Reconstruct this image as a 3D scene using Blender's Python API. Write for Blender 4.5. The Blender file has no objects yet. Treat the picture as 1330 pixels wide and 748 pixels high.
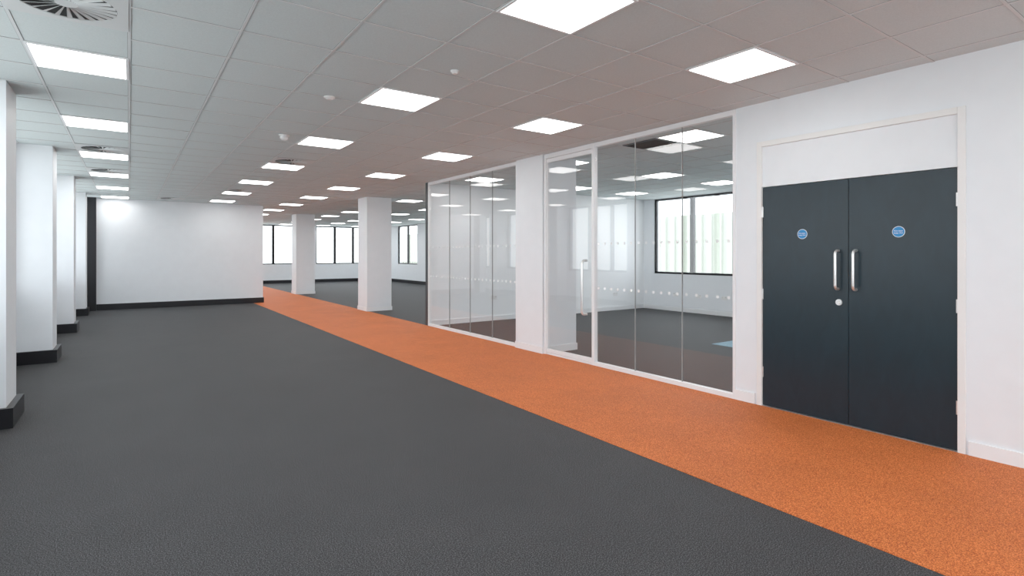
import bpy, bmesh, math
from mathutils import Matrix, Vector
scene = bpy.context.scene
COL = scene.collection
H = 2.93          # ceiling height
EYE = 1.465

# ------------------------------------------------------------------ materials
def new_mat(name):
    m = bpy.data.materials.new(name); m.use_nodes = True
    nt = m.node_tree; nt.nodes.clear()
    out = nt.nodes.new('ShaderNodeOutputMaterial')
    return m, nt, out

def paint(name, col, rough=0.6, var=0.03, scale=6, bump=0.02, bscale=150, metal=0.0, spec=0.3):
    m, nt, out = new_mat(name)
    b = nt.nodes.new('ShaderNodeBsdfPrincipled')
    b.inputs['Roughness'].default_value = rough
    b.inputs['Metallic'].default_value = metal
    b.inputs['Specular IOR Level'].default_value = spec
    tc = nt.nodes.new('ShaderNodeNewGeometry')
    n = nt.nodes.new('ShaderNodeTexNoise'); n.inputs['Scale'].default_value = scale
    nt.links.new(tc.outputs['Position'], n.inputs['Vector'])
    r = nt.nodes.new('ShaderNodeValToRGB')
    r.color_ramp.elements[0].position = 0.3; r.color_ramp.elements[1].position = 0.7
    r.color_ramp.elements[0].color = (*[c*(1-var) for c in col], 1)
    r.color_ramp.elements[1].color = (*[min(1, c*(1+var)) for c in col], 1)
    nt.links.new(n.outputs['Fac'], r.inputs['Fac'])
    nt.links.new(r.outputs['Color'], b.inputs['Base Color'])
    if bump > 0:
        n2 = nt.nodes.new('ShaderNodeTexNoise'); n2.inputs['Scale'].default_value = bscale
        nt.links.new(tc.outputs['Position'], n2.inputs['Vector'])
        bp = nt.nodes.new('ShaderNodeBump'); bp.inputs['Strength'].default_value = bump
        bp.inputs['Distance'].default_value = 0.01
        nt.links.new(n2.outputs['Fac'], bp.inputs['Height'])
        nt.links.new(bp.outputs['Normal'], b.inputs['Normal'])
    nt.links.new(b.outputs[0], out.inputs[0])
    return m

def door_mat(name):
    """painted timber veneer: faint vertical grain under satin paint"""
    m, nt, out = new_mat(name)
    b = nt.nodes.new('ShaderNodeBsdfPrincipled')
    b.inputs['Roughness'].default_value = 0.34
    b.inputs['Specular IOR Level'].default_value = 0.35
    g = nt.nodes.new('ShaderNodeNewGeometry')
    mp = nt.nodes.new('ShaderNodeMapping'); mp.inputs['Scale'].default_value = (3, 3, 1.3)
    nt.links.new(g.outputs['Position'], mp.inputs['Vector'])
    n = nt.nodes.new('ShaderNodeTexNoise'); n.inputs['Scale'].default_value = 2.2
    n.inputs['Detail'].default_value = 6; n.inputs['Distortion'].default_value = 1.6
    nt.links.new(mp.outputs['Vector'], n.inputs['Vector'])
    r = nt.nodes.new('ShaderNodeValToRGB')
    r.color_ramp.elements[0].position = 0.3; r.color_ramp.elements[0].color = (0.004, 0.0140, 0.021, 1)
    r.color_ramp.elements[1].position = 0.7; r.color_ramp.elements[1].color = (0.0055, 0.0185, 0.028, 1)
    nt.links.new(n.outputs['Fac'], r.inputs['Fac']); nt.links.new(r.outputs['Color'], b.inputs['Base Color'])
    bp = nt.nodes.new('ShaderNodeBump'); bp.inputs['Strength'].default_value = 0.25
    bp.inputs['Distance'].default_value = 0.004
    nt.links.new(n.outputs['Fac'], bp.inputs['Height']); nt.links.new(bp.outputs['Normal'], b.inputs['Normal'])
    nt.links.new(b.outputs[0], out.inputs[0])
    return m

def carpet(name, dark, mid, light, scale=165):
    m, nt, out = new_mat(name)
    b = nt.nodes.new('ShaderNodeBsdfPrincipled')
    b.inputs['Roughness'].default_value = 0.7
    b.inputs['Specular IOR Level'].default_value = 0.22
    g = nt.nodes.new('ShaderNodeNewGeometry')
    n = nt.nodes.new('ShaderNodeTexNoise'); n.inputs['Scale'].default_value = scale
    n.inputs['Detail'].default_value = 2.5; n.inputs['Roughness'].default_value = 0.75
    nt.links.new(g.outputs['Position'], n.inputs['Vector'])
    r = nt.nodes.new('ShaderNodeValToRGB')
    e = r.color_ramp.elements
    e[0].position = 0.38; e[0].color = (*dark, 1)
    e[1].position = 0.64; e[1].color = (*light, 1)
    k = e.new(0.5); k.color = (*mid, 1)
    nt.links.new(n.outputs['Fac'], r.inputs['Fac'])
    # broad wear variation
    n3 = nt.nodes.new('ShaderNodeTexNoise'); n3.inputs['Scale'].default_value = 1.2
    n3.inputs['Detail'].default_value = 8; n3.inputs['Roughness'].default_value = 0.7
    nt.links.new(g.outputs['Position'], n3.inputs['Vector'])
    mr = nt.nodes.new('ShaderNodeMapRange')
    mr.inputs['From Min'].default_value = 0.25; mr.inputs['From Max'].default_value = 0.75
    mr.inputs['To Min'].default_value = 0.86; mr.inputs['To Max'].default_value = 1.14
    nt.links.new(n3.outputs['Fac'], mr.inputs['Value'])
    hv = nt.nodes.new('ShaderNodeHueSaturation')
    nt.links.new(r.outputs['Color'], hv.inputs['Color'])
    nt.links.new(mr.outputs['Result'], hv.inputs['Value'])
    nt.links.new(hv.outputs['Color'], b.inputs['Base Color'])
    bp = nt.nodes.new('ShaderNodeBump'); bp.inputs['Strength'].default_value = 0.45
    bp.inputs['Distance'].default_value = 0.0035
    nt.links.new(n.outputs['Fac'], bp.inputs['Height'])
    nt.links.new(bp.outputs['Normal'], b.inputs['Normal'])
    nt.links.new(b.outputs[0], out.inputs[0])
    return m

def emis(name, col, s):
    m, nt, out = new_mat(name)
    e = nt.nodes.new('ShaderNodeEmission'); e.inputs[0].default_value = (*col, 1)
    e.inputs[1].default_value = s
    nt.links.new(e.outputs[0], out.inputs[0]); return m

def glass(name, tint, base=0.05, mx_r=0.95):
    m, nt, out = new_mat(name)
    lw = nt.nodes.new('ShaderNodeLayerWeight'); lw.inputs['Blend'].default_value = 0.5
    p = nt.nodes.new('ShaderNodeMath'); p.operation = 'POWER'; p.inputs[1].default_value = 5.0
    nt.links.new(lw.outputs['Facing'], p.inputs[0])
    mr = nt.nodes.new('ShaderNodeMapRange')
    mr.inputs['To Min'].default_value = base; mr.inputs['To Max'].default_value = mx_r
    nt.links.new(p.outputs[0], mr.inputs['Value'])
    t = nt.nodes.new('ShaderNodeBsdfTransparent'); t.inputs[0].default_value = (*tint, 1)
    g = nt.nodes.new('ShaderNodeBsdfGlossy'); g.inputs['Roughness'].default_value = 0.0
    mx = nt.nodes.new('ShaderNodeMixShader')
    nt.links.new(mr.outputs['Result'], mx.inputs[0])
    nt.links.new(t.outputs[0], mx.inputs[1]); nt.links.new(g.outputs[0], mx.inputs[2])
    nt.links.new(mx.outputs[0], out.inputs[0]); return m

M_WALL = paint('wall_white_paint', (0.80, 0.835, 0.87), 0.5, 0.012)
M_WALLO = paint('office_wall_white_paint', (0.91, 0.93, 0.95), 0.5, 0.01)
M_CEIL = paint('ceiling_tile_mineral_fibre', (0.61, 0.68, 0.69), 0.9, 0.04, 90, 0.12, 260)
M_BAR = paint('ceiling_grid_metal', (0.64, 0.67, 0.68), 0.5, 0.02, bump=0)
M_GAP = paint('ceiling_shadow_gap', (0.25, 0.26, 0.26), 0.9, 0.02, bump=0)
M_FRAMEW = paint('white_frame_paint', (0.84, 0.855, 0.87), 0.35, 0.01, bump=0)
M_CREAM = paint('off_white_gloss_paint', (0.82, 0.82, 0.81), 0.4, 0.01, bump=0.01)
M_BLACK = paint('black_satin_paint', (0.006, 0.006, 0.008), 0.35, 0.1, bump=0)
M_DOOR = door_mat('dark_slate_door_veneer')
M_STEEL = paint('brushed_steel', (0.80, 0.80, 0.79), 0.3, 0.05, 60, 0, metal=0.75)
M_CARPET = carpet('charcoal_carpet', (0.0045, 0.0045, 0.005), (0.0305, 0.0305, 0.0325), (0.130, 0.130, 0.137))
M_ORANGE = carpet('orange_carpet', (0.30, 0.047, 0.010), (0.60, 0.132, 0.026), (0.90, 0.27, 0.080))
M_BLUE = carpet('pale_blue_carpet', (0.12, 0.22, 0.30), (0.22, 0.38, 0.48), (0.36, 0.52, 0.62))
M_LIGHT = emis('led_diffuser', (1.0, 0.99, 0.975), 10)
M_GLASS = glass('partition_glass', (0.998, 0.999, 0.999), 0.045, 0.7)
M_WGLASS = glass('window_glass', (0.97, 0.985, 0.985), 0.03)
M_SEAL = paint('grey_silicone', (0.35, 0.36, 0.36), 0.4, 0.02, bump=0)
M_POST = paint('dark_grey_post', (0.03, 0.035, 0.04), 0.4, 0.02, bump=0)
M_DOT = paint('frosted_vinyl', (0.92, 0.93, 0.94), 0.5, 0.02, bump=0)
M_DARK = paint('dark_void', (0.010, 0.010, 0.010), 0.8, 0.05, bump=0)
M_PLASTIC = paint('white_plastic', (0.80, 0.80, 0.80), 0.35, 0.01, bump=0)
M_SIGN = paint('sign_blue', (0.01, 0.22, 0.55), 0.35, 0.02, bump=0)
M_SIGNW = paint('sign_white', (0.85, 0.88, 0.9), 0.4, 0.01, bump=0)

# ------------------------------------------------------------------ helpers
def add_box(bm, b):
    x0, x1, y0, y1, z0, z1 = b
    vs = [bm.verts.new(p) for p in ((x0,y0,z0),(x1,y0,z0),(x1,y1,z0),(x0,y1,z0),
                                    (x0,y0,z1),(x1,y0,z1),(x1,y1,z1),(x0,y1,z1))]
    for f in ((0,3,2,1),(4,5,6,7),(0,1,5,4),(1,2,6,5),(2,3,7,6),(3,0,4,7)):
        bm.faces.new([vs[i] for i in f])

def finish(bm, name, mat, loc=(0,0,0), parent=None, smooth=False, bevel=0, **props):
    """geometry is in world coordinates; loc becomes the origin (a parent's origin for parts)."""
    if parent is not None:
        loc = ORIG[parent.name] if parent.name in ORIG else parent.location
    loc = Vector(loc)
    bmesh.ops.translate(bm, verts=bm.verts, vec=-loc)
    bmesh.ops.recalc_face_normals(bm, faces=bm.faces)
    me = bpy.data.meshes.new(name); bm.to_mesh(me); bm.free()
    if smooth:
        for p in me.polygons: p.use_smooth = True
    me.materials.append(mat)
    ob = bpy.data.objects.new(name, me); COL.objects.link(ob)
    if parent is not None:
        ob.parent = parent
        ORIG[ob.name] = loc
    else:
        ob.location = loc
    if bevel:
        md = ob.modifiers.new('bevel', 'BEVEL'); md.width = bevel; md.segments = 2
        md.limit_method = 'ANGLE'
    for k, v in props.items(): ob[k] = v
    return ob
ORIG = {}

def boxes(name, bs, mat, parent=None, loc=(0,0,0), bevel=0, **props):
    bm = bmesh.new()
    for b in bs: add_box(bm, b)
    return finish(bm, name, mat, loc, parent, bevel=bevel, **props)

def struct(name, bs, mat, label, cat, loc=(0,0,0), bevel=0):
    return boxes(name, bs, mat, loc=loc, bevel=bevel, kind='structure', label=label, category=cat)

def empty(name, loc, **props):
    e = bpy.data.objects.new(name, None); COL.objects.link(e); e.location = loc
    e.empty_display_size = 0.1
    for k, v in props.items(): e[k] = v
    return e

def wall_run(axis, c0, c1, a0, a1, ops, h=H+0.05):
    out = []
    def bx(p, q, z0, z1):
        if q-p < 1e-4 or z1-z0 < 1e-4: return
        out.append((c0,c1,p,q,z0,z1) if axis == 'y' else (p,q,c0,c1,z0,z1))
    cur = a0
    for (p, q, z0, z1) in sorted(ops):
        bx(cur, p, 0, h); bx(p, q, 0, z0); bx(p, q, z1, h); cur = q
    bx(cur, a1, 0, h)
    return out

def cyl(bm, c, r, d, axis='z', seg=32, r2=None):
    rot = {'z': Matrix(), 'x': Matrix.Rotation(math.pi/2, 4, 'Y'), 'y': Matrix.Rotation(math.pi/2, 4, 'X')}[axis]
    bmesh.ops.create_cone(bm, cap_ends=True, segments=seg, radius1=r, radius2=r if r2 is None else r2,
                          depth=d, matrix=Matrix.Translation(c) @ rot)

def tube_bm(pts, r, res=6):
    cu = bpy.data.curves.new('tmp', 'CURVE'); cu.dimensions = '3D'
    sp = cu.splines.new('POLY'); sp.points.add(len(pts)-1)
    for i, p in enumerate(pts): sp.points[i].co = (*p, 1)
    cu.bevel_depth = r; cu.bevel_resolution = res; cu.use_fill_caps = True
    ob = bpy.data.objects.new('tmp', cu); COL.objects.link(ob)
    dg = bpy.context.evaluated_depsgraph_get()
    me = bpy.data.meshes.new_from_object(ob.evaluated_get(dg))
    bm = bmesh.new(); bm.from_mesh(me)
    bpy.data.objects.remove(ob); bpy.data.curves.remove(cu); bpy.data.meshes.remove(me)
    return bm

# ------------------------------------------------------------------ floor & ceiling
XL, XR, YB, YE = -1.25, 11.5, -4.0, 29.0
struct('floor', [(XL-0.2, XR+0.2, YB-0.2, YE+0.2, -0.1, 0.0)], M_CARPET,
       'charcoal grey speckled carpet tile floor', 'floor')
boxes('carpet_strip', [(3.04, 4.99, YB, YE-0.02, 0.0, 0.004)], M_ORANGE, loc=(4.0, 0, 0),
      label='long bright orange carpet walkway strip set into grey carpet', category='carpet')
boxes('carpet_patch', [(7.75, 8.75, 3.3, 5.35, 0.0, 0.004)], M_BLUE, loc=(8.2, 4.4, 0),
      label='pale blue carpet patch on the glazed office floor', category='carpet')
struct('ceiling', [(XL-0.2, XR+0.2, YB-0.2, YE+0.2, H, H+0.1)], M_CEIL,
       'suspended ceiling of square grey mineral fibre tiles', 'ceiling')
# shadow gap + exposed grid (tile rows break at the x = 0 main bar)
gap, bar = [], []
n0, n1 = math.ceil(XL/0.6), math.floor(XR/0.6)
for i in range(n0, n1+1):
    x = 0.6*i
    gap.append((x-0.0115, x+0.0115, YB, YE, H-0.0015, H+0.001))
    bar.append((x-0.009, x+0.009, YB, YE, H-0.004, H))
GYR, GYL = 0.33, 0.17
for gy, xa, xb in ((GYR, 0.0, XR), (GYL, XL, 0.0)):
    y = gy - 0.6*7
    while y < YE:
        if y > YB:
            gap.append((xa, xb, y-0.0115, y+0.0115, H-0.0016, H+0.001))
            bar.append((xa, xb, y-0.009, y+0.009, H-0.0041, H))
        y += 0.6
struct('trim_1', gap, M_GAP, 'dark shadow gaps around the ceiling tiles', 'ceiling trim')
struct('trim_2', bar, M_BAR, 'grey metal grid bars of the suspended ceiling', 'ceiling trim')

# ------------------------------------------------------------------ walls
ZS, ZT = 0.95, 2.925
piers = [2.80 + 3.4*k for k in range(-2, 8)]
lops = []
for p in piers[:-1]:
    a, b = p+0.5+0.06, p+3.4-0.06
    a = max(a, YB+0.1)
    if b > a: lops.append((a, b, ZS, ZT))
struct('wall_left', wall_run('y', XL-0.2, XL, YB, YE, lops), M_WALL,
       'white painted window wall with deep piers', 'wall')
rops = [(3.95, 6.3, ZS, ZT)] + [(7.35+3.4*k, 9.70+3.4*k, ZS, ZT) for k in range(0, 6)] + [(27.75, 28.8, ZS, ZT)]
struct('wall_right_window', wall_run('y', XR, XR+0.2, 3.0, YE, rops), M_WALL,
       'white painted wall with black framed windows beyond the office', 'wall')
eops = [(-0.9, 1.4, ZS, ZT), (2.0, 4.3, ZS, ZT), (4.65, 7.1, ZS, ZT), (7.95, 10.9, ZS, ZT)]
struct('wall_end', wall_run('x', YE, YE+0.2, XL-0.2, XR+0.2, eops), M_WALL,
       'white end wall with black framed windows', 'wall')
bops = [(-1.1, 0.9, 0.3, ZT), (1.1, 3.0, 0.3, ZT), (3.2, 4.85, 0.3, ZT)]  # openings behind the camera, added so more daylight reaches the ceiling
struct('wall_back', wall_run('x', YB-0.2, YB, XL-0.2, 5.15, bops), M_WALL,
       'white painted wall with unseen windows added for daylight', 'wall')
# corridor wall with door recess
front = wall_run('y', 5.0, 5.08, YB, 3.17, [(1.335, 2.94, 0.0, 2.545)])
struct('wall_right', front + [(5.08, 5.16, YB, 3.17, 0, H+0.05)], M_WALL,
       'white painted wall around the dark double doors', 'wall')
struct('wall_office_near', [(5.16, XR, 3.02, 3.17, 0, H+0.05)], M_WALLO, 'white plain office side wall', 'wall')
struct('wall_office_far', [(5.0, XR, 10.06, 10.16, 0, H+0.05)], M_WALLO,
       'white painted partition wall inside glazed office', 'wall')
struct('wall_far', [(XL, 3.3, 17.75, 17.95, 0, H+0.05)], M_WALL,
       'free ended white partition wall lit by ceiling panels', 'wall')
# baseboards
struct('baseboard_right', [(4.984, 5.0, YB, 1.315, 0.0, 0.105), (4.984, 5.0, 2.965, 3.17, 0.0, 0.105)], M_FRAMEW,
       'white painted skirting board beside the doors', 'baseboard', bevel=0.003)
struct('baseboard_far', [(-0.70, 3.32, 17.725, 17.75, 0, 0.16), (3.3, 3.325, 17.725, 17.97, 0, 0.16)], M_BLACK,
       'black skirting board along white partition wall', 'baseboard')
struct('baseboard_end', [(XL, XR, YE-0.02, YE, 0, 0.16)], M_BLACK, 'black skirting board under end windows', 'baseboard')
struct('baseboard_office', [(5.05, XR, 10.04, 10.06, 0, 0.10), (XR-0.02, XR, 3.17, 10.06, 0, 0.10)], M_FRAMEW,
       'white skirting board inside glazed office', 'baseboard')
struct('baseboard_window', [(XR-0.02, XR, 10.16, YE, 0, 0.16)], M_BLACK, 'black skirting board under windows', 'baseboard')
bl = []
for a, b in zip(piers[:-1], piers[1:]):
    s, e = max(a+0.5, YB), b
    if a+0.5 < 17.75 < b: bl += [(XL, XL+0.03, s, 17.75, 0, 0.16)]
    elif e > s: bl += [(XL, XL+0.03, s, e, 0, 0.16)]
struct('baseboard_left', bl, M_BLACK, 'black skirting board between window piers', 'baseboard')
struct('trim_3', [(-0.90, -0.70, 17.65, 17.75, 0, H)], M_BLACK, 'tall black post at the partition end', 'post')
struct('trim_4', [(4.985, 5.0, 10.055, 10.165, 0, H)], M_POST, 'dark end strip of the office partition', 'post')

# ------------------------------------------------------------------ piers and columns
def column(x0, x1, y0, y1, base_mat, bh, bt, label, base_label, group):
    c = boxes('column', [(x0, x1, y0, y1, 0, H)], M_WALL, loc=((x0+x1)/2, (y0+y1)/2, 0),
              label=label, category='column', group=group)
    boxes('baseboard', [(x0-bt, x1+bt, y0-bt, y0, 0, bh), (x0-bt, x1+bt, y1, y1+bt, 0, bh),
                        (x0-bt, x0, y0, y1, 0, bh), (x1, x1+bt, y0, y1, 0, bh)], base_mat, parent=c,
          label=base_label)
    return c
for p in piers:
    if 5 < p < 17:
        c = boxes('window_pier', [(XL, -0.85, p, p+0.5, 0, H)], M_WALL, loc=(-1.05, p+0.25, 0),
                  label='white pier with black base against window wall', category='column', group='white window piers')
        boxes('baseboard', [(XL, -0.80, p-0.045, p, 0, 0.17), (-0.85, -0.80, p, p+0.5, 0, 0.17),
                            (XL, -0.80, p+0.5, p+0.545, 0, 0.17)], M_BLACK, parent=c, label='black skirting wrap')
for i, y0 in enumerate((6.26, 13.46, 20.66)):
    lab = ('white square column between glazed partition panels' if i == 0 else
           'white square freestanding column beside orange carpet')
    column(4.96, 5.62, y0, y0+0.66, M_FRAMEW, 0.10, 0.015, lab, 'white skirting wrap', 'white square columns')

# ------------------------------------------------------------------ windows
wn = [0]
def window(axis, c, a0, a1, n=2, mull=0.10, zs=ZS):
    wn[0] += 1
    fr = 0.055; d = 0.035
    def bx(p, q, z0, z1, dd=d):
        return (c-dd, c+dd, p, q, z0, z1) if axis == 'y' else (p, q, c-dd, c+dd, z0, z1)
    bs = [bx(a0, a1, zs, zs+fr), bx(a0, a1, ZT-fr, ZT), bx(a0, a0+fr, zs, ZT), bx(a1-fr, a1, zs, ZT)]
    for i in range(1, n):
        m = a0+(a1-a0)*i/n
        bs.append(bx(m-mull/2, m+mull/2, zs+fr, ZT-fr, d+0.005))
    mid = (a0+a1)/2
    loc = (c, mid, zs) if axis == 'y' else (mid, c, zs)
    w = struct('window_%d' % wn[0], bs, M_BLACK, 'black framed window with tall clear panes', 'window', loc=loc)
    boxes('glass_pane', [bx(a0+fr, a1-fr, zs+fr, ZT-fr, 0.006)], M_WGLASS, parent=w, label='clear glass pane')
for (a, b, _, _) in lops: window('y', XL-0.06, a, b, 3)
for (a, b, _, _) in rops: window('y', XR+0.06, a, b, 2, 0.11)
for i, (a, b, _, _) in enumerate(eops): window('x', YE+0.06, a, b, 2 if i < 3 else 3, 0.12)
for (a, b, z, _) in bops: window('x', YB-0.06, a, b, 2, 0.08, z)  # unseen rear windows, added for extra daylight

# ------------------------------------------------------------------ glazed partitions
def partition(y0, y1, joints, label, e1=0.03):
    e = empty('glass_partition', (5.02, y0, 0), label=label, category='glass partition')
    zb, zt = 0.05, 2.87
    boxes('frame', [(4.985, 5.045, y0, y1, 0.0, zb), (4.985, 5.045, y0, y1, zt, H-0.006),
                    (4.985, 5.045, y0, y0+0.03, zb, zt), (4.985, 5.045, y1-e1, y1, zb, zt)],
          M_FRAMEW, parent=e, label='white metal frame')
    ys = [y0+0.03] + joints + [y1-e1]
    for a, b in zip(ys[:-1], ys[1:]):
        g = boxes('glass_pane', [(5.010, 5.022, a+0.003, b-0.003, zb, zt)], M_GLASS, parent=e, label='clear glass pane')
        bm = bmesh.new()
        n = int((b-a-0.1)/0.11)
        for zz in (1.02, 1.60):
            for i in range(n+1):
                yy = a+0.06+(b-a-0.12)*i/n
                add_box(bm, (5.0085, 5.0095, yy-0.015, yy+0.015, zz-0.015, zz+0.015))
        finish(bm, 'frosted_dot', M_DOT, parent=e, kind='stuff', label='rows of small frosted safety dots')
    for j in joints:
        boxes('glass_joint', [(5.008, 5.024, j-0.003, j+0.003, zb, zt)], M_SEAL, parent=e, label='thin grey silicone joint')
partition(3.17, 5.215, [3.835, 4.52], 'full height clear glass partition with white frame beside glass door', 0.015)
partition(6.94, 10.05, [7.69, 8.42, 9.19], 'full height clear glass partition with white frame beside column')
# glass door
gd = boxes('door_3', [(4.98, 5.05, 5.215, 5.240, 0.0, H-0.006), (4.98, 5.05, 6.21, 6.245, 0.0, H-0.006),
                      (4.98, 5.05, 5.240, 6.21, 2.86, H-0.006), (4.99, 5.04, 5.240, 6.21, 0.0, 0.03)], M_FRAMEW,
           loc=(5.02, 5.7, 0), kind='structure', label='full height glass door in white frame with steel pull', category='door')
boxes('door_leaf_rail', [(4.995, 5.035, 5.243, 6.207, 0.035, 0.085), (4.995, 5.035, 5.243, 6.207, 2.80, 2.855),
                         (4.995, 5.035, 5.243, 5.258, 0.085, 2.80), (4.995, 5.035, 6.192, 6.207, 0.085, 2.80)],
      M_FRAMEW, parent=gd, label='slim white leaf rails')
boxes('glass_pane', [(5.010, 5.022, 5.258, 6.192, 0.085, 2.80)], M_GLASS, parent=gd, label='clear glass pane')
def pull(parent, x, y, z0, z1, off, r, name='handle'):
    k = off*0.55
    pts = [(x, y, z0)]
    for t in range(0, 7):
        a = math.pi/2*t/6
        pts.append((x-off+k-k*math.sin(a), y, z0+k-k*math.cos(a)))
    for t in range(0, 7):
        a = math.pi/2*t/6
        pts.append((x-off+k-k*math.cos(a), y, z1-k+k*math.sin(a)))
    pts.append((x, y, z1))
    return finish(tube_bm(pts, r), name, M_STEEL, parent=parent, smooth=True, label='brushed steel pull handle')
pull(gd, 5.01, 5.37, 0.66, 1.38, 0.085, 0.018)

# ------------------------------------------------------------------ double door
struct('trim_5', [(4.985, 5.03, 2.895, 2.945, 0, 2.55), (4.985, 5.03, 1.33, 1.378, 0, 2.55),
                  (4.985, 5.03, 1.378, 2.895, 2.50, 2.55)], M_CREAM,
       'off white timber frame around double doors', 'door frame', bevel=0.003)
struct('trim_6', [(5.005, 5.05, 1.378, 2.895, 2.112, 2.50)], M_WALL, 'white panel above the double doors', 'door panel')
def circle_disc(parent, cy, cz, r, x, mat, name, d=0.002, **pr):
    bm = bmesh.new(); cyl(bm, (x, cy, cz), r, d, 'x', 48)
    return finish(bm, name, mat, parent=parent, **pr)
def text(parent, body, cy, cz, size, x):
    cu = bpy.data.curves.new('t', 'FONT'); cu.body = body; cu.size = size
    cu.align_x = 'CENTER'; cu.align_y = 'CENTER'; cu.extrude = 0.0004
    ob = bpy.data.objects.new('t', cu); COL.objects.link(ob)
    dg = bpy.context.evaluated_depsgraph_get()
    me = bpy.data.meshes.new_from_object(ob.evaluated_get(dg))
    bm = bmesh.new(); bm.from_mesh(me)
    bpy.data.objects.remove(ob); bpy.data.curves.remove(cu)
    M = Matrix(((0, 0, -1, x), (-1, 0, 0, cy), (0, 1, 0, cz), (0, 0, 0, 1)))
    bmesh.ops.transform(bm, matrix=M, verts=bm.verts)
    finish(bm, 'lettering', M_SIGNW, parent=parent, label='white lettering reading %s' % body.replace('\n', ' '))
def leaf(idx, y0, y1, hy, sy, sz, hinge_y, lock):
    d = boxes('door_%d' % idx, [(5.005, 5.05, y0, y1, 0.012, 2.105)], M_DOOR, loc=(5.02, (y0+y1)/2, 0), bevel=0.002,
              kind='structure', label='dark slate painted fire door leaf with steel pull handle', category='door')
    pull(d, 5.004, hy, 1.165, 1.495, 0.065, 0.0115)
    for zz in (0.33, 1.08, 1.87):
        bm = bmesh.new(); cyl(bm, (4.998, hinge_y, zz), 0.006, 0.10, 'z', 16)
        add_box(bm, (5.001, 5.004, hinge_y-0.008, hinge_y+0.008, zz-0.05, zz+0.05))
        finish(bm, 'hinge', M_STEEL, parent=d, label='steel butt hinge')
    s = circle_disc(d, sy, sz, 0.044, 5.003, M_SIGNW, 'sign', label='round blue and white fire door sign')
    circle_disc(s, sy, sz, 0.0405, 5.0016, M_SIGN, 'sign_face', d=0.0012)
    text(s, 'Fire door\nkeep shut', sy, sz-0.001, 0.016, 5.0006)
    if lock:
        bm = bmesh.new(); cyl(bm, (4.999, hy-0.005, 1.05), 0.026, 0.012, 'x', 32)
        cyl(bm, (4.990, hy-0.005, 1.05), 0.012, 0.012, 'x', 24)
        add_box(bm, (4.978, 4.984, hy-0.010, hy+0.0, 1.035, 1.065))
        finish(bm, 'lock', M_STEEL, parent=d, label='round steel lock escutcheon')
leaf(1, 2.129, 2.893, 2.205, 2.514, 1.647, 2.893, True)
leaf(2, 1.380, 2.125, 2.065, 1.758, 1.643, 1.382, False)
struct('trim_7', [(4.995, 5.05, 1.378, 2.895, 0.0, 0.006)], M_STEEL, 'thin metal threshold strip under doors', 'threshold')

# ------------------------------------------------------------------ ceiling light panels
def light_proto():
    b = bmesh.new()
    s, t = 0.296, 0.018
    for bb in ((-s, s, -s, -s+t, -0.010, 0), (-s, s, s-t, s, -0.010, 0), (-s, -s+t, -s+t, s-t, -0.010, 0), (s-t, s, -s+t, s-t, -0.010, 0)):
        add_box(b, bb)
    fr = bpy.data.meshes.new('light_frame'); b.to_mesh(fr); b.free(); fr.materials.append(M_FRAMEW)
    b = bmesh.new(); add_box(b, (-s+t, s-t, -s+t, s-t, -0.007, -0.001))
    di = bpy.data.meshes.new('diffuser'); b.to_mesh(di); b.free(); di.materials.append(M_LIGHT)
    a = bpy.data.objects.new('ceiling_light', fr); c = bpy.data.objects.new('diffuser', di)
    return a, c
la, lc = light_proto()
spots = []
DR, DL = GYR-0.3, GYL-0.3
y = -2.1
while y < 17.5: spots.append((-0.3, y+0.3)); y += 2.4
y = -2.7
while y < 28.2:
    for x in (2.1, 3.9):
        spots.append((x, y+0.3))
    y += 2.4
for y in (3.9, 6.3, 8.7):
    for x in (5.7, 8.1, 9.9): spots.append((x, y+0.3))
y = 11.1
while y < 28.2:
    for x in (6.3, 8.1, 9.9): spots.append((x, y+0.3))
    y += 2.4
spots = [s for s in spots if not (s[0] < 3.3 and 17.45 < s[1] < 18.3)]
first = True
for (x, y) in spots:
    o = la if first else la.copy(); c = lc if first else lc.copy()
    first = False
    COL.objects.link(o); COL.objects.link(c)
    o.location = (x, y+(DL if x < 0 else DR), H); c.parent = o
    o['label'] = 'square flush white LED ceiling light panel, lit'; o['category'] = 'ceiling light'
    o['group'] = 'square ceiling light panels'; c['label'] = 'glowing white diffuser'

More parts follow.
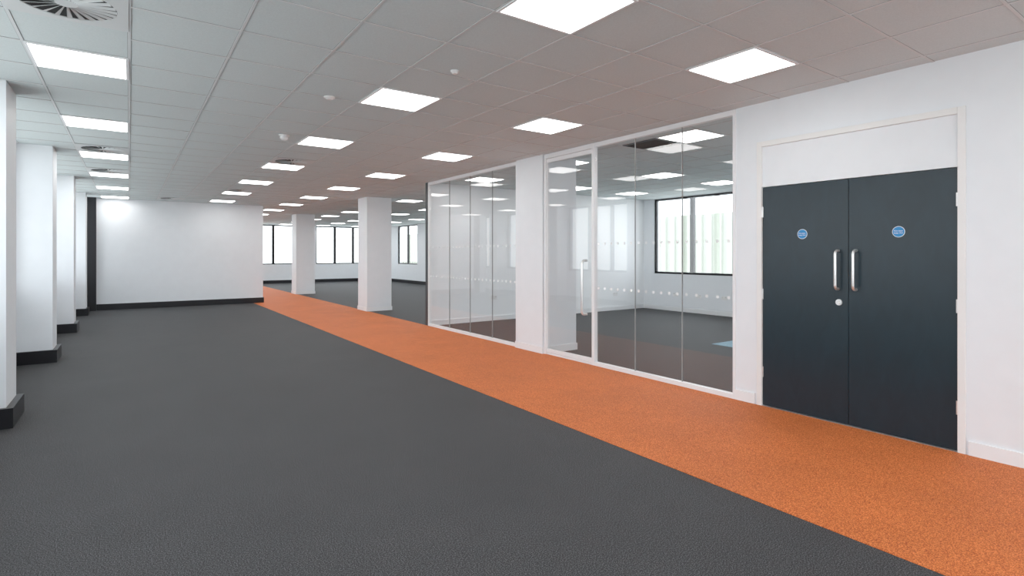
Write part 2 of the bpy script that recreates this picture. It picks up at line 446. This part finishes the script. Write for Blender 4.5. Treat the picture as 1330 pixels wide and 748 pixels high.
# ------------------------------------------------------------------ swirl air vents
def vent_meshes():
    b = bmesh.new(); N = 48; s = 0.296; r = 0.242; z = -0.008
    outer, inner, up = [], [], []
    for i in range(N):
        a = 2*math.pi*i/N; ca, sa = math.cos(a), math.sin(a)
        kk = s/max(abs(ca), abs(sa))
        outer.append(b.verts.new((ca*kk, sa*kk, z))); inner.append(b.verts.new((ca*r, sa*r, z)))
        up.append(b.verts.new((ca*r, sa*r, -0.001)))
    for i in range(N):
        j = (i+1) % N
        b.faces.new((outer[i], outer[j], inner[j], inner[i])); b.faces.new((inner[i], inner[j], up[j], up[i]))
    plate = bpy.data.meshes.new('vent_plate'); b.to_mesh(plate); b.free(); plate.materials.append(M_BAR)
    b = bmesh.new(); cyl(b, (0, 0, -0.0022), r, 0.002, 'z', 48)
    back = bpy.data.meshes.new('vent_back'); b.to_mesh(back); b.free(); back.materials.append(M_DARK)
    b = bmesh.new(); cyl(b, (0, 0, -0.007), 0.055, 0.006, 'z', 32)
    for i in range(24):
        a = 2*math.pi*i/24
        R = Matrix.Rotation(a, 4, 'Z')
        prof = [(0.05, -0.006, -0.004), (0.240, -0.013, -0.004), (0.240, 0.013, -0.012), (0.05, 0.002, -0.012)]
        top = [(p[0], p[1], p[2]+0.0012) for p in prof]
        vs = [b.verts.new(R @ Vector(p)) for p in prof] + [b.verts.new(R @ Vector(p)) for p in top]
        for f in ((0,1,2,3),(7,6,5,4),(0,4,5,1),(1,5,6,2),(2,6,7,3),(3,7,4,0)):
            b.faces.new([vs[q] for q in f])
    bmesh.ops.recalc_face_normals(b, faces=b.faces)
    bl = bpy.data.meshes.new('vent_blades'); b.to_mesh(bl); b.free(); bl.materials.append(M_BAR)
    return plate, back, bl
pm, bk, blm = vent_meshes()
for (x, y) in ((-0.3, 4.2), (-0.3, 9.6), (-0.3, 12.0), (2.1, 9.0), (2.1, 13.8), (0.9, 16.8)):
    o = bpy.data.objects.new('air_vent', pm); COL.objects.link(o); o.location = (x, y+(DL if x < 0 else DR), H)
    o['label'] = 'square ceiling air diffuser with round swirl blades'; o['category'] = 'air vent'
    o['group'] = 'swirl ceiling air vents'
    for nm, me in (('vent_back', bk), ('swirl_blades', blm)):
        c = bpy.data.objects.new(nm, me); COL.objects.link(c); c.parent = o
# open dark tile in the office ceiling
g0 = 4.5+DR
ov = boxes('ceiling_grille', [(5.42, 5.98, g0+0.02, g0+0.04, H-0.012, H), (5.42, 5.98, g0+0.56, g0+0.58, H-0.012, H),
                              (5.42, 5.44, g0+0.04, g0+0.56, H-0.012, H), (5.96, 5.98, g0+0.04, g0+0.56, H-0.012, H)], M_BLACK,
           loc=(5.7, g0+0.3, H), label='square black return air grille in office ceiling', category='air vent')
boxes('slats', [(5.44, 5.96, g0+0.05+0.04*i, g0+0.06+0.04*i, H-0.012, H-0.004) for i in range(13)] + [(5.44, 5.96, g0+0.04, g0+0.56, H-0.0045, H-0.001)],
      M_DARK, parent=ov)

# ------------------------------------------------------------------ detectors
def detector(x, y, r, big=False):
    bm = bmesh.new(); cyl(bm, (x, y, H-0.010), r, 0.012, 'z', 32)
    o = finish(bm, 'smoke_detector', M_PLASTIC, loc=(x, y, H), label='small round white detector on ceiling tile',
               category='smoke detector')
    bm = bmesh.new()
    if big:
        cyl(bm, (x, y, H-0.034), r*0.75, 0.036, 'z', 32, r2=r*0.75)
        cyl(bm, (x, y, H-0.060), r*0.45, 0.016, 'z', 32, r2=r*0.7)
        o['label'] = 'white cylindrical smoke sounder hanging from ceiling'
    else:
        cyl(bm, (x, y, H-0.022), r*0.5, 0.014, 'z', 32, r2=r*0.85)
    finish(bm, 'sensor_head', M_PLASTIC, parent=o)
detector(1.55, 7.05, 0.062, True)
detector(1.52, 5.10, 0.05)
detector(2.12, 3.80, 0.035)

# ------------------------------------------------------------------ sockets
def socket(loc, axis='x'):
    x, y, z = loc
    def bx(a0, a1, d0, d1, z0, z1):
        return (x+a0, x+a1, y-d1, y-d0, z0, z1) if axis == 'x' else (x-d1, x-d0, y+a0, y+a1, z0, z1)
    o = boxes('wall_socket', [bx(-0.073, 0.073, 0, 0.010, z-0.043, z+0.043)], M_PLASTIC, loc=(x, y, z),
              bevel=0.003, label='white double power socket on office wall', category='power socket',
              group='office power sockets')
    for dx in (-0.0425, 0.0425):
        boxes('switch', [bx(dx-0.0075, dx+0.0075, 0.010, 0.014, z+0.012, z+0.03)],
              M_SEAL, parent=o, label='small grey switch')
socket((6.6, 10.06, 0.50))
socket((9.6, 10.06, 0.42))
socket((10.4, 10.06, 0.42))
for yy in (7.6, 8.3, 9.0): socket((XR, yy, 0.42), 'y')

# ------------------------------------------------------------------ outside
bm = bmesh.new()
xx = 26.0
i = 0; y = 0.0
prev = None
while y < 70:
    off = 0.0 if (i // 2) % 2 == 0 else 0.12
    a = bm.verts.new((xx+off, y, -6)); b_ = bm.verts.new((xx+off, y, 3.7))
    if prev: bm.faces.new((prev[0], a, b_, prev[1]))
    prev = (a, b_)
    i += 1; y += 0.03 if i % 2 == 0 else 0.28
M_CLAD = paint('pale_cream_green_cladding', (0.31, 0.335, 0.285), 0.6, 0.03, bump=0)
finish(bm, 'building', M_CLAD, loc=(26, 30, -6), label='pale ribbed metal clad building outside the windows', category='building')

w = bpy.data.worlds.new('World'); scene.world = w; w.use_nodes = True
nt = w.node_tree; nt.nodes.clear()
o = nt.nodes.new('ShaderNodeOutputWorld'); bg = nt.nodes.new('ShaderNodeBackground')
tc = nt.nodes.new('ShaderNodeTexCoord'); sp = nt.nodes.new('ShaderNodeSeparateXYZ')
rp = nt.nodes.new('ShaderNodeValToRGB')
rp.color_ramp.elements[0].position = 0.44; rp.color_ramp.elements[0].color = (0.72, 0.745, 0.75, 1)
rp.color_ramp.elements[1].position = 0.53; rp.color_ramp.elements[1].color = (0.90, 0.945, 1.0, 1)
mp = nt.nodes.new('ShaderNodeMapRange'); mp.inputs['From Min'].default_value = -1; mp.inputs['From Max'].default_value = 1
nt.links.new(tc.outputs['Generated'], sp.inputs[0]); nt.links.new(sp.outputs['Z'], mp.inputs['Value'])
nt.links.new(mp.outputs['Result'], rp.inputs['Fac']); nt.links.new(rp.outputs['Color'], bg.inputs[0])
bg.inputs[1].default_value = 4.5
nt.links.new(bg.outputs[0], o.inputs[0])

# ------------------------------------------------------------------ camera
cam = bpy.data.cameras.new('Camera'); co = bpy.data.objects.new('Camera', cam); COL.objects.link(co)
cam.sensor_width = 36; cam.lens = 705/1330*36; cam.shift_y = -44/1330
co.location = (0, 0, EYE); co.rotation_euler = (math.radians(90), 0, math.radians(-35.18))
scene.camera = co
scene.view_settings.view_transform = 'Standard'
scene.view_settings.look = 'None'
scene.view_settings.exposure = -0.14
scene.view_settings.gamma = 1.18
